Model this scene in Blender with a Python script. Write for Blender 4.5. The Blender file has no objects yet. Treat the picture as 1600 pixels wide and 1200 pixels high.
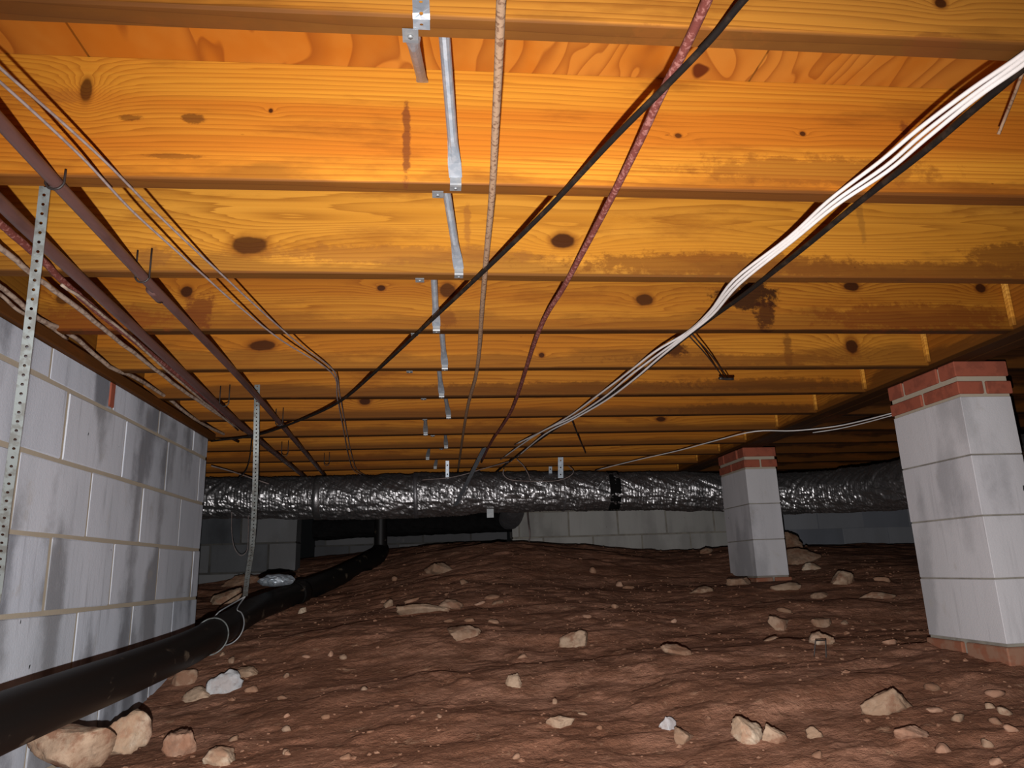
import bpy, math, random
import numpy as np
from mathutils import Vector, Matrix

C = bpy.context.scene.collection
# ------------------------------------------------------------------ camera
F_PX = 1151.2
PITCH, YAW, ROLL = 0.2481, 0.1094, -0.0344
def cam_axes():
    cy, sy = math.cos(YAW), math.sin(YAW); cp, sp = math.cos(PITCH), math.sin(PITCH)
    fwd = Vector((sy*cp, cy*cp, sp)); rt = Vector((cy, -sy, 0)); up = rt.cross(fwd)
    cr, sr = math.cos(ROLL), math.sin(ROLL)
    return cr*rt + sr*up, -sr*rt + cr*up, -fwd
AX = cam_axes()
cam_d = bpy.data.cameras.new('camera'); cam = bpy.data.objects.new('camera', cam_d); C.objects.link(cam)
cam.matrix_world = Matrix((AX[0], AX[1], AX[2])).transposed().to_4x4()
cam_d.sensor_width = 36; cam_d.lens = F_PX/1600*36; cam_d.clip_start = 0.02
bpy.context.scene.camera = cam
# ------------------------------------------------------------------ world, flash, exposure
w = bpy.data.worlds.new('world'); bpy.context.scene.world = w; w.use_nodes = True
w.node_tree.nodes['Background'].inputs[0].default_value = (0.9, 0.95, 1.0, 1)
w.node_tree.nodes['Background'].inputs[1].default_value = 0.0025
ld = bpy.data.lights.new('phone_flash', 'SPOT'); ld.shadow_soft_size = 0.006; ld.energy = 330.0; ld.color = (1.0, 0.98, 0.985)
ld.spot_size = math.radians(136); ld.spot_blend = 1.0
lo = bpy.data.objects.new('phone_flash', ld); C.objects.link(lo)
_aim = AX[0]*((830-800)/F_PX) + AX[1]*((600-960)/F_PX) - AX[2]      # the flash points a little below the lens axis
lo.rotation_euler = _aim.to_track_quat('-Z', 'Y').to_euler()
lo.location = -0.015*AX[0] - 0.095*AX[1]
vs = bpy.context.scene.view_settings
vs.view_transform = 'Standard'; vs.look = 'None'; vs.gamma = 1; vs.use_curve_mapping = False; vs.exposure = 0.0

def ray(u, v): return AX[0]*((u-800)/F_PX) + AX[1]*((600-v)/F_PX) - AX[2]
def at(u, v, X=None, Y=None, Z=None):
    d = ray(u, v)
    t = X/d.x if X is not None else (Y/d.y if Y is not None else Z/d.z)
    return d*t

# ------------------------------------------------------------------ node helpers
class NT:
    def __init__(s, name):
        s.m = bpy.data.materials.new(name); s.m.use_nodes = True; s.t = s.m.node_tree
        s.b = s.t.nodes['Principled BSDF']; s.tc = s.t.nodes.new('ShaderNodeTexCoord'); s.geo = s.t.nodes.new('ShaderNodeNewGeometry')
    def lk(s, a, b): s.t.links.new(a, b)
    def put(s, inp, val):
        if isinstance(val, bpy.types.NodeSocket): s.lk(val, inp)
        else: inp.default_value = val
    def math(s, op, a, b=0.0, c=0.0, clamp=False):
        n = s.t.nodes.new('ShaderNodeMath'); n.operation = op; n.use_clamp = clamp
        for i, x in enumerate((a, b, c)): s.put(n.inputs[i], x)
        return n.outputs[0]
    def map(s, vec, scale=(1,1,1), loc=(0,0,0)):
        n = s.t.nodes.new('ShaderNodeMapping'); s.lk(vec, n.inputs[0]); n.inputs['Scale'].default_value = scale; n.inputs['Location'].default_value = loc
        return n.outputs[0]
    def noise(s, vec, scale=1.0, detail=4, rough=.55, dist=0):
        n = s.t.nodes.new('ShaderNodeTexNoise'); s.lk(vec, n.inputs['Vector']); n.inputs['Scale'].default_value = scale
        n.inputs['Detail'].default_value = detail; n.inputs['Roughness'].default_value = rough; n.inputs['Distortion'].default_value = dist
        return n.outputs[0]
    def ramp(s, fac, stops, mode='LINEAR'):
        n = s.t.nodes.new('ShaderNodeValToRGB'); s.put(n.inputs[0], fac); n.color_ramp.interpolation = mode
        while len(n.color_ramp.elements) < len(stops): n.color_ramp.elements.new(.5)
        for e, (p, c) in zip(n.color_ramp.elements, stops):
            e.position = p; e.color = (c, c, c, 1) if isinstance(c, (int, float)) else (*c, 1)
        return n.outputs[0]
    def step(s, x, lo, hi):
        n = s.t.nodes.new('ShaderNodeMapRange'); n.interpolation_type = 'SMOOTHSTEP'
        s.put(n.inputs['Value'], x); s.put(n.inputs['From Min'], lo); s.put(n.inputs['From Max'], hi); return n.outputs[0]
    def mix(s, f, a, b, mode='MIX'):
        n = s.t.nodes.new('ShaderNodeMix'); n.data_type = 'RGBA'; n.blend_type = mode
        s.put(n.inputs[0], f)
        for i, x in ((6, a), (7, b)):
            if isinstance(x, bpy.types.NodeSocket): s.lk(x, n.inputs[i])
            else: n.inputs[i].default_value = (*x, 1)
        return n.outputs[2]
    def bump(s, h, strength=.3, dist=.002):
        n = s.t.nodes.new('ShaderNodeBump'); s.lk(h, n.inputs['Height']); n.inputs['Strength'].default_value = strength; n.inputs['Distance'].default_value = dist
        s.lk(n.outputs[0], s.b.inputs['Normal'])
    def xyz(s, vec):
        n = s.t.nodes.new('ShaderNodeSeparateXYZ'); s.lk(vec, n.inputs[0]); return n.outputs
    def comb(s, x, y, z):
        n = s.t.nodes.new('ShaderNodeCombineXYZ')
        for i, v in enumerate((x, y, z)): s.put(n.inputs[i], v)
        return n.outputs[0]
    def rnd(s):
        n = s.t.nodes.new('ShaderNodeObjectInfo'); return n.outputs['Random']
    def out(s, col, rough=.7, metal=0.0, spec=.3):
        s.put(s.b.inputs['Base Color'], (*col, 1) if isinstance(col, tuple) else col)
        s.put(s.b.inputs['Roughness'], rough); s.put(s.b.inputs['Metallic'], metal); s.b.inputs['Specular IOR Level'].default_value = spec
        return s.m

WOOD_COUNT = [0]
def wood(name, seed=0.0, light=(.80,.40,.075), mid=(.62,.25,.035), dark=(.26,.085,.014), N=52, amp=.055, knots=(), stains=(), weather=.035, wstr=.6, shade=1.0, flip=False, under=(.12,.055,.022), patch=.42, ragamp=.20):
    """pine: object space, x along the grain, z across it. knots: (x, z, a, b, darkness)."""
    t = NT(name); p = t.tc.outputs['Object']; X, Y, Z = t.xyz(p)
    if flip: X, Y = Y, X
    XZ = t.comb(X, Y, Z)
    f = t.math('ADD', t.math('MULTIPLY', Z, 4.2*.9), t.math('MULTIPLY', Y, 2.0))
    n1 = t.noise(t.map(XZ, (.9, 1.5, 4.0), (seed*3.1, seed, seed*1.7)), 1.0, 2, .4)
    f = t.math('ADD', f, t.math('MULTIPLY', n1, amp*9))
    n2 = t.noise(t.map(XZ, (.55, 3, 26), (seed, 3, seed*2.9)), 1.0, 3, .6); f = t.math('ADD', f, t.math('MULTIPLY', n2, .16))
    kmask = None; kedge = None
    wob = t.noise(t.map(XZ, (14, 14, 14), (seed, 0, 0)), 1.0, 3, .6)
    wobc = t.math('MULTIPLY', t.math('SUBTRACT', wob, .5), .9)
    for (kx, kz, a, b, dk) in knots:
        dx = t.math('DIVIDE', t.math('SUBTRACT', X, kx), a); dz = t.math('DIVIDE', t.math('SUBTRACT', Z, kz), b)
        q = t.math('ADD', t.math('MULTIPLY', dx, dx), t.math('MULTIPLY', dz, dz))
        dxw = t.math('MULTIPLY', dx, .30); qw = t.math('ADD', t.math('MULTIPLY', dxw, dxw), t.math('MULTIPLY', t.math('MULTIPLY', dz, dz), .25))
        g = t.math('DIVIDE', min(.32, b*11.0), t.math('ADD', 1.0, t.math('MULTIPLY', qw, 1.6)))
        f = t.math('ADD', f, g)
        qq = t.math('ADD', t.math('SQRT', q), wobc)
        mk = t.math('MULTIPLY', t.math('SUBTRACT', 1.0, t.step(qq, .75, 1.05)), dk)
        ed = t.math('MULTIPLY', t.math('SUBTRACT', 1.0, t.step(qq, .95, 1.55)), dk*.55)
        kmask = mk if kmask is None else t.math('MAXIMUM', kmask, mk)
        kedge = ed if kedge is None else t.math('MAXIMUM', kedge, ed)
    ring = t.math('MULTIPLY', f, N/3.0)
    fr = t.math('FRACT', ring)
    late = t.math('POWER', fr, 2.2)                           # slow rise into late wood, sharp edge after it
    late = t.math('MULTIPLY', late, t.math('SUBTRACT', 1.0, t.step(fr, .93, 1.0)))
    fib = t.noise(t.map(XZ, (3.0, 90, 230), (seed, 0, 0)), 1.0, 3, .6)
    big = t.noise(t.map(XZ, (.38, 2, 9), (seed*2.3, 4, seed)), 1.0, 3, .5)
    base = t.mix(t.step(big, .40, .60), light, mid)
    vary = t.step(t.noise(t.map(XZ, (.8, 1, 3), (seed*5.3, 1, 2)), 1.0, 2, .5), .3, .7)
    col = t.mix(t.math('MULTIPLY', late, t.math('ADD', .60, t.math('MULTIPLY', vary, .40))), base, tuple(.22*m+.78*d for m, d in zip(mid, dark)))
    col = t.mix(t.math('MULTIPLY', t.math('SUBTRACT', fib, .35), .75, clamp=True), col, mid)
    # grey-brown dirt near the lower edge, ragged upper border, and under side, where the under colour also paints in shade
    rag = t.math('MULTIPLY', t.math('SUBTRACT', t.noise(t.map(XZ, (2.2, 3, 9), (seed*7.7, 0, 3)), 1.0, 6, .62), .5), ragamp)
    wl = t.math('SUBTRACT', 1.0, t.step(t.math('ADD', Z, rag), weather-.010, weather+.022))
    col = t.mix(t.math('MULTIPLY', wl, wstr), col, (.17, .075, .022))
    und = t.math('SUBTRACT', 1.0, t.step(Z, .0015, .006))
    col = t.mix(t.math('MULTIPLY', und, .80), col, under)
    for (sx, sz, a, b, dk, sc) in stains:
        dx = t.math('DIVIDE', t.math('SUBTRACT', X, sx), a); dz = t.math('DIVIDE', t.math('SUBTRACT', Z, sz), b)
        q = t.math('SQRT', t.math('ADD', t.math('MULTIPLY', dx, dx), t.math('MULTIPLY', dz, dz)))
        wz = t.math('MULTIPLY', t.math('SUBTRACT', t.noise(t.map(XZ, (26, 26, 34), (sx, 0, sz)), 1.0, 5, .7), .5), 2.6)
        mk = t.math('MULTIPLY', t.math('SUBTRACT', 1.0, t.step(t.math('ADD', q, wz), .65, 1.15)), dk)
        col = t.mix(mk, col, sc)
    pt = t.noise(t.map(XZ, (2.4, 3, 11), (seed*1.9, 6, seed*.7)), 1.0, 6, .66)
    col = t.mix(t.math('MULTIPLY', t.step(pt, .52, .68), patch), col, (.24, .085, .018))
    # fine black specks
    sp = t.noise(t.map(XZ, (30, 30, 60), (seed, 9, 0)), 1.0, 2, .5)
    col = t.mix(t.math('MULTIPLY', t.step(sp, .76, .82), .6), col, (.10, .035, .012))
    if kmask is not None:
        col = t.mix(kedge, col, (.20, .06, .012)); col = t.mix(kmask, col, (.055, .018, .007))
    col = t.mix(1.0, col, (.64*shade, .50*shade, .30*shade), 'MULTIPLY')
    t.bump(t.math('ADD', late, fib), .25, .0012)
    return t.out(col, .68, 0, .10)

def mat_block(name, base=(.38,.41,.46), lt=(.50,.53,.59), dk=(.10,.105,.12), along=(0,1), streak=1.0):
    t = NT(name); P = t.geo.outputs['Position']; r = t.rnd()
    a = t.noise(t.map(P, (3.0, 3.0, .7)), 1.0, 4, .55)
    b = t.noise(t.map(P, (42, 42, 3.0)), 1.0, 4, .6)
    c = t.noise(t.map(P, (10, 10, 8)), 1.0, 5, .65)
    g = t.noise(t.map(P, (160, 160, 160)), 1.0, 3, .6)
    col = t.mix(t.step(a, .38, .62), base, lt)
    col = t.mix(t.math('MULTIPLY', t.step(b, .54, .74), .35*streak), col, dk)
    s = t.noise(t.map(P, (5.2, 5.2, 1.3), (2.2, 5.1, 0)), 1.0, 2, .45)
    s = t.math('ADD', s, t.math('MULTIPLY', t.math('SUBTRACT', c, .5), .25))
    col = t.mix(t.math('MULTIPLY', t.step(s, .51, .66), .80*streak), col, dk)
    col = t.mix(t.math('MULTIPLY', t.step(c, .60, .75), .30), col, (.34, .29, .22))
    col = t.mix(t.math('MULTIPLY', r, .18), col, (.62, .60, .58))
    sp = t.noise(t.map(P, (45, 45, 30), (3, 3, 1)), 1.0, 1, .5)
    col = t.mix(t.step(sp, .80, .83), col, (.03, .03, .03))
    t.bump(t.math('ADD', t.math('MULTIPLY', g, .6), c), .35, .003)
    return t.out(col, .9, 0, .06)

def simple(name, col, rough=.6, metal=0.0, spec=.3, nscale=20, var=None, amt=.6, lo=.45, hi=.6, bump=.0, stretch=(1,1,1)):
    t = NT(name); P = t.tc.outputs['Object']
    if var is None: var = tuple(c*.6 for c in col)
    n = t.noise(t.map(P, stretch), nscale, 4, .6)
    c = t.mix(t.math('MULTIPLY', t.step(n, lo, hi), amt), col, var)
    if bump: t.bump(n, bump, .002)
    return t.out(c, rough, metal, spec)

def mat_ground():
    t = NT('red_clay_dirt'); P = t.geo.outputs['Position']
    a = t.noise(t.map(P, (1.3, 2.4, 2)), 1.0, 6, .6); b = t.noise(t.map(P, (6, 9, 9)), 1.0, 8, .68); c = t.noise(t.map(P, (60, 60, 60)), 1.0, 5, .7)
    d = t.noise(t.map(P, (11, 15, 14), (4, 4, 4)), 1.0, 7, .7)
    col = t.mix(t.step(a, .38, .62), (.245, .112, .066), (.33, .165, .104))
    col = t.mix(t.math('MULTIPLY', t.step(b, .40, .58), .75), col, (.150, .064, .035))
    col = t.mix(t.math('MULTIPLY', t.step(d, .60, .68), .65), col, (.42, .25, .155))
    col = t.mix(t.math('MULTIPLY', t.step(c, .57, .72), .6), col, (.42, .25, .155))
    col = t.mix(t.math('MULTIPLY', t.step(c, .43, .30), .6), col, (.10, .045, .028))
    t.bump(t.math('ADD', t.math('MULTIPLY', b, 2.0), t.math('ADD', d, t.math('MULTIPLY', c, .5))), .9, .014)
    return t.out(col, .9, 0, .12)

def mat_rock(name, a, b, c=(.25,.11,.06), sc=9, dirt=.7):
    t = NT(name); P = t.geo.outputs['Position']
    n = t.noise(P, sc, 6, .65); m = t.noise(P, sc*5, 5, .7); k = t.noise(t.map(P, (1,1,1), (5,3,1)), sc*1.6, 5, .65)
    col = t.mix(t.step(n, .4, .6), a, b); col = t.mix(t.math('MULTIPLY', t.step(m, .5, .68), .5), col, tuple(x*.5 for x in a))
    col = t.mix(t.math('MULTIPLY', t.step(k, .48, .62), dirt), col, c)
    t.bump(t.math('ADD', m, n), .6, .006)
    return t.out(col, .85, 0, .2)

def mat_foil(name, tint=(.72,.70,.70), rough=.34):
    t = NT(name); P = t.tc.outputs['Object']
    a = t.noise(t.map(P, (34, 14, 14)), 1.0, 3, .6, .6); b = t.noise(t.map(P, (6, 5, 5)), 1.0, 5, .6); c = t.noise(t.map(P, (150, 60, 60)), 1.0, 3, .6)
    wv = t.t.nodes.new('ShaderNodeTexVoronoi'); t.lk(t.map(P, (34, 14, 14)), wv.inputs['Vector']); wv.inputs['Scale'].default_value = 1.0
    wv.feature = 'F1'
    h = t.math('ADD', t.math('MULTIPLY', a, 1.2), t.math('ADD', t.math('MULTIPLY', wv.outputs['Distance'], .5), t.math('MULTIPLY', c, .15)))
    col = t.mix(t.step(b, .5, .75), tint, tuple(x*.45 for x in tint))
    t.bump(h, .45, .008)
    return t.out(col, t.math('ADD', rough-.08, t.math('MULTIPLY', b, .25)), .92, .5)

M = {}
M['mortar'] = simple('sandy_mortar', (.36,.31,.235), .9, 0, .1, 14, (.36,.31,.24), .8, .4, .65, .6)
M['mortar_grey'] = simple('grey_mortar', (.26,.24,.20), .9, 0, .1, 14, (.17,.15,.13), .8, .4, .65, .6)
M['mortar_dark'] = simple('dark_mortar', (.075,.072,.066), .9, 0, .05, 14, (.05,.048,.045), .8, .4, .65, .4)  # joints toned close to the dark rear blocks
M['block'] = mat_block('grey_block')
M['block_pier'] = mat_block('pale_pier_block', (.44,.425,.435), (.50,.485,.50), (.22,.215,.225), streak=.75)
M['block_shade'] = mat_block('shade_painted_block', (.026,.027,.032), (.035,.037,.043), (.012,.012,.013), streak=.5)  # shadow in the back recess is painted into this block colour
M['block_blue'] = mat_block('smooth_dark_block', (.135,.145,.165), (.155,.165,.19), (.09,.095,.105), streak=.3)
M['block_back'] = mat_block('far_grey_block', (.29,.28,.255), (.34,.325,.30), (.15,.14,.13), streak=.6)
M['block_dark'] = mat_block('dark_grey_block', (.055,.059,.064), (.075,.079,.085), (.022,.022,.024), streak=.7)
M['brick'] = simple('red_brick', (.29,.082,.048), .9, 0, .08, 22, (.21,.062,.038), .8, .45, .62, .5)
M['brick_dirty'] = simple('dirty_brick', (.24,.095,.055), .9, 0, .1, 16, (.26,.145,.095), .9, .42, .60, .5)
M['galv'] = simple('galvanised_steel', (.27,.31,.35), .45, .5, .5, 60, (.38,.41,.44), .7, .45, .6, .1)
M['galv_strap'] = simple('weathered_strap', (.15,.165,.16), .5, .3, .3, 50, (.085,.08,.07), .7, .45, .6, .1)
M['galv_dull'] = simple('dull_galvanised', (.22,.23,.24), .5, .45, .4, 50, (.28,.28,.27), .7, .45, .6, .1)
M['cast'] = simple('black_drain_plastic', (.006,.005,.0045), .5, 0, .22, 13, (.13,.10,.07), .7, .60, .70, .15, (1,.6,1))
M['pipe'] = simple('brown_pipe', (.115,.058,.050), .45, .15, .4, 18, (.055,.028,.024), .8, .4, .7, .1, (1,.25,1))
M['rust'] = simple('rusty_rod', (.27,.175,.11), .8, 0, .12, 130, (.11,.055,.032), .8, .50, .62, .3)
M['redrust'] = simple('red_corroded_pipe', (.13,.036,.028), .75, 0, .15, 120, (.28,.12,.10), .8, .50, .60, .3)
M['black_cable'] = simple('black_cable', (.009,.007,.006), .55, 0, .18, 30, (.035,.022,.014), .5, .5, .65)
M['thin_black'] = simple('black_wire', (.022,.016,.014), .5, 0, .4, 30)
M['thin_grey'] = simple('grey_wire', (.25,.20,.185), .6, 0, .3, 40, (.15,.11,.10), .6)
M['white'] = simple('white_cable', (.66,.63,.61), .45, 0, .4, 30, (.60,.57,.54), .5)
M['tan'] = simple('dusty_tan_cable', (.34,.26,.20), .7, 0, .2, 60, (.17,.11,.08), .8)
M['foil'] = mat_foil('crumpled_foil', (.38,.37,.37), .33)
M['foil_dark'] = mat_foil('dusty_foil', (.30,.29,.30), .5)
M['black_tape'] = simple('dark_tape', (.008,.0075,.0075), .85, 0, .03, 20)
M['sill'] = wood('dark_sill_wood', 4.4, (.085,.045,.018), (.06,.03,.012), (.02,.01,.005), flip=True)
M['girder'] = wood('girder_pine', 8.8, (.55,.27,.055), (.40,.17,.03), (.17,.06,.012), flip=True, weather=.03, wstr=.9, under=(.035,.018,.009))  # under side colour holds old dirt plus painted shade from grazing light
M['rim'] = wood('rim_pine', 2.2, (.50,.30,.07), (.36,.19,.04), (.17,.07,.015), flip=True, shade=.8)
M['cleat'] = wood('cleat_pine', 1.2, (.85,.55,.16), (.70,.40,.09), (.3,.12,.02), shade=1.25)
M['ground'] = mat_ground()
M['rock_tan'] = mat_rock('tan_stone', (.36,.255,.175), (.26,.165,.105), (.20,.10,.06), 9, .9)
M['rock_grey'] = mat_rock('grey_stone', (.42,.42,.42), (.32,.32,.33), dirt=.25)
M['rock_brown'] = mat_rock('brown_stone', (.30,.20,.135), (.22,.13,.08), (.19,.09,.052))
M['rock_clay'] = mat_rock('clay_stone', (.31,.18,.115), (.25,.13,.075), (.20,.10,.058))
M['rock_pale'] = mat_rock('pale_stone', (.48,.38,.28), (.34,.23,.15), dirt=.5)
M['rock_pink'] = mat_rock('pink_stone', (.38,.23,.155), (.28,.15,.095), dirt=.4)

def mat_ply():
    t = NT('plywood_face'); P = t.geo.outputs['Position']
    n = t.noise(t.map(P, (2.6, .9, 1), (7, 3, 0)), 1.0, 3, .5, .7)
    fr = t.math('FRACT', t.math('MULTIPLY', n, 15)); late = t.math('MULTIPLY', t.math('POWER', fr, 3.0), t.math('SUBTRACT', 1.0, t.step(fr, .94, 1.0)))
    b = t.noise(t.map(P, (5, 3, 1)), 1.0, 4, .6)
    col = t.mix(t.step(b, .35, .65), (.66, .24, .022), (.74, .33, .05)); col = t.mix(t.math('MULTIPLY', late, .75), col, (.33, .09, .012))
    k = t.noise(t.map(P, (9, 9, 1), (1, 5, 0)), 1.0, 2, .5); col = t.mix(t.step(k, .72, .76), col, (.16, .04, .01))
    t.bump(b, .2, .002)
    col = t.mix(1.0, col, (.60, .50, .45), 'MULTIPLY')
    return t.out(col, .65, 0, .12)
M['ply'] = mat_ply()

# ------------------------------------------------------------------ mesh helpers
def mesh_obj(name, verts, faces, mat, parent=None, loc=None, smooth=False):
    me = bpy.data.meshes.new(name); me.from_pydata([tuple(v) for v in verts], [], faces); me.materials.append(mat)
    if smooth: me.polygons.foreach_set('use_smooth', [True]*len(me.polygons))
    me.update(); o = bpy.data.objects.new(name, me); C.objects.link(o)
    if parent: o.parent = parent
    if loc is not None: o.location = loc
    return o
def empty(name, loc=(0,0,0)):
    o = bpy.data.objects.new(name, None); C.objects.link(o); o.location = loc; o.empty_display_size = .1; return o
def tag(o, label, cat, group=None, kind=None):
    o['label'] = label; o['category'] = cat
    if group: o['group'] = group
    if kind: o['kind'] = kind
    return o
def box_data(x0, x1, y0, y1, z0, z1, ch=0.0):
    if ch <= 0:
        v = [(x, y, z) for x in (x0, x1) for y in (y0, y1) for z in (z0, z1)]
        return v, [(0,1,3,2),(4,6,7,5),(0,4,5,1),(2,3,7,6),(0,2,6,4),(1,5,7,3)]
    # chamfered box
    cx, cy, cz = (x0+x1)/2, (y0+y1)/2, (z0+z1)/2; hx, hy, hz = (x1-x0)/2, (y1-y0)/2, (z1-z0)/2
    v = []; ix = {}
    for sx in (-1,1):
        for sy in (-1,1):
            for sz in (-1,1):
                for ax in range(3):
                    h = [hx-ch, hy-ch, hz-ch]; h[ax] += ch
                    ix[(sx,sy,sz,ax)] = len(v); v.append((cx+sx*h[0], cy+sy*h[1], cz+sz*h[2]))
    f = []
    for ax in range(3):
        o1, o2 = [a for a in range(3) if a != ax]
        for s in (-1,1):
            q = []
            for (a, b) in ((-1,-1),(1,-1),(1,1),(-1,1)):
                k = [0,0,0]; k[ax] = s; k[o1] = a; k[o2] = b; q.append(ix[(*k, ax)])
            f.append(tuple(q))
    for ax in range(3):                      # edges along ax
        o1, o2 = [a for a in range(3) if a != ax]
        for a in (-1,1):
            for b in (-1,1):
                k0 = [0,0,0]; k0[o1] = a; k0[o2] = b; k1 = list(k0); k0[ax] = -1; k1[ax] = 1
                f.append((ix[(*k0,o1)], ix[(*k1,o1)], ix[(*k1,o2)], ix[(*k0,o2)]))
    for sx in (-1,1):
        for sy in (-1,1):
            for sz in (-1,1): f.append(tuple(ix[(sx,sy,sz,a)] for a in range(3)))
    return v, f
def fix_normals(o):
    import bmesh
    bm = bmesh.new(); bm.from_mesh(o.data); bmesh.ops.recalc_face_normals(bm, faces=bm.faces); bm.to_mesh(o.data); bm.free(); return o
def box(name, b, mat, parent=None, ch=0.0, loc=None):
    v, f = box_data(*b, ch=ch); return fix_normals(mesh_obj(name, v, f, mat, parent, loc))

def smooth_path(pts, k=6):
    P = [np.array(p, float) for p in pts]
    if len(P) < 3:
        return [P[0]*(1-t)+P[-1]*t for t in np.linspace(0, 1, k+1)]
    Q = [2*P[0]-P[1]] + P + [2*P[-1]-P[-2]]; out = []
    for i in range(1, len(Q)-2):
        for t in np.linspace(0, 1, k, endpoint=False):
            a, b, c, d = Q[i-1], Q[i], Q[i+1], Q[i+2]
            out.append(.5*((2*b)+(c-a)*t+(2*a-5*b+4*c-d)*t*t+(-a+3*b-3*c+d)*t**3))
    out.append(P[-1]); return out
def frames(path, ref=(0,0,1)):
    P = np.array(path); T = np.gradient(P, axis=0); T /= np.linalg.norm(T, axis=1)[:, None]+1e-12
    r = np.array(ref, float); N = []
    n = r - T[0]*(T[0]@r)
    if np.linalg.norm(n) < 1e-3: n = np.cross(T[0], [1,0,0.1])
    for t in T:
        n = n - t*(t@n); n /= np.linalg.norm(n)+1e-12; N.append(n.copy())
    return P, T, np.array(N)
def tube(name, pts, r, mat, parent=None, k=6, sides=8, smooth=True, radii=None, caps=True, wob=0.0, seed=0):
    path = smooth_path(pts, k) if k else [np.array(p, float) for p in pts]
    rng = np.random.RandomState(seed)
    P, T, N = frames(path); B = np.cross(T, N)
    if wob: P = P + N*rng.normal(0, wob, len(P))[:, None] + B*rng.normal(0, wob, len(P))[:, None]
    v = []; f = []
    for i in range(len(P)):
        rr = r if radii is None else radii[i] if not callable(radii) else radii(i/(len(P)-1))
        for j in range(sides):
            a = 2*math.pi*j/sides; v.append(P[i] + rr*(math.cos(a)*N[i] + math.sin(a)*B[i]))
    for i in range(len(P)-1):
        for j in range(sides):
            a, b = i*sides+j, i*sides+(j+1) % sides; f.append((a, b, b+sides, a+sides))
    if caps:
        f.append(tuple(range(sides))[::-1]); n = (len(P)-1)*sides; f.append(tuple(range(n, n+sides)))
    return fix_normals(mesh_obj(name, v, f, mat, parent, smooth=smooth))
def strap(name, pts, width, wdir, mat, parent=None, pitch=.019, hole=.0038, thick=.0012, k=10):
    """galvanised hanger strap, every hole cut through"""
    P0 = np.array(smooth_path(pts, k)); L = np.r_[0, np.cumsum(np.linalg.norm(np.diff(P0, axis=0), axis=1))]
    n = max(2, int(round(L[-1]/pitch))); S = np.linspace(0, L[-1], n*2+1)
    P = np.stack([np.interp(S, L, P0[:, i]) for i in range(3)], 1)
    T = np.gradient(P, axis=0); T /= np.linalg.norm(T, axis=1)[:, None]
    W = np.array([np.array(wdir(s/L[-1]) if callable(wdir) else wdir, float) for s in S])
    W = W - T*(T*W).sum(1)[:, None]; W /= np.linalg.norm(W, axis=1)[:, None]
    v = []; f = []
    for i in range(n):
        a, c, b = P[2*i], P[2*i+1], P[2*i+2]; wa, wc, wb = W[2*i], W[2*i+1], W[2*i+2]; h = width/2; t = T[2*i+1]; s0 = len(v)
        v += [a-wa*h, a, a+wa*h, c+wc*h, b+wb*h, b, b-wb*h, c-wc*h]
        for q in range(8):
            an = math.radians([225, 180, 135, 90, 45, 0, 315, 270][q]); v.append(c + hole*(math.cos(an)*t + math.sin(an)*wc))
        for q in range(8):
            r_ = (q+1) % 8; f.append((s0+q, s0+r_, s0+8+r_, s0+8+q))
    o = mesh_obj(name, v, f, mat, parent)
    md = o.modifiers.new('solid', 'SOLIDIFY'); md.thickness = thick; md.offset = 0
    return o

# numpy fractal noise
def vnoise(x, y, seed=0):
    xi = np.floor(x).astype(np.int64); yi = np.floor(y).astype(np.int64); xf = x-xi; yf = y-yi
    def h(a, b):
        n = (a*374761393 + b*668265263 + seed*1442695041) & 0xffffffff; n = ((n ^ (n >> 13))*1274126177) & 0xffffffff; return ((n ^ (n >> 16)) & 0xffff)/65535.0
    u = xf*xf*(3-2*xf); v = yf*yf*(3-2*yf)
    return (h(xi,yi)*(1-u)+h(xi+1,yi)*u)*(1-v)+(h(xi,yi+1)*(1-u)+h(xi+1,yi+1)*u)*v
def fbm(x, y, o=5, seed=0, g=.5):
    s = 0; a = 1; t = 0
    for i in range(o): s = s + a*vnoise(x*2**i, y*2**i, seed+i*17); t += a; a *= g
    return s/t - .5

# ------------------------------------------------------------------ ground
CP = [(-1.03,1.5,-.55),(-1.03,2.7,-.45),(-1.03,3.155,-.37),(-1.0,3.46,-.27),(-.7,2.1,-.53),(-.67,2.32,-.5),(0,2.15,-.5),(.67,2.0,-.5),(1.26,1.85,-.48),
      (1.8,2.3,-.345),(1.8,2.68,-.315),(2.1,2.4,-.345),(1.8,4.12,-.085),(1.8,4.53,-.06),(.3,5,.155),(.7,6,.2),(1.5,6,.14),(2.36,6,.10),(4,6,.10),(-1.0,6.2,.14),
      (-1.69,5.6,-.03),(-.85,3.77,-.22),(-.62,4.6,-.09),(-.35,5.5,.12),(0,4,-.09),(0,3,-.30),(1,3,-.29),(1,4,-.11),(-3,5,-.1),(-3,3,-.3),(3,2,-.4),(3.5,4,-.1),
      (0,0,-.62),(-1,0,-.62),(2,0,-.55),(-.45,3.3,-.25),(-1.2,4.2,-.17),(2.1,4.95,.07),(-4,0,-.5),(5,0,-.4),(5,7,.1),(-4,7,0)]
CPa = np.array(CP)
def tps_fit():
    n = len(CPa); d = np.linalg.norm(CPa[:, None, :2]-CPa[None, :, :2], axis=2); K = np.where(d > 0, d*d*np.log(d+1e-9), 0) + np.eye(n)*.02
    A = np.zeros((n+3, n+3)); A[:n, :n] = K; A[:n, n] = 1; A[:n, n+1:] = CPa[:, :2]; A[n, :n] = 1; A[n+1:, :n] = CPa[:, :2].T
    return np.linalg.solve(A, np.r_[CPa[:, 2], 0, 0, 0])
TW = tps_fit()
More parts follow.
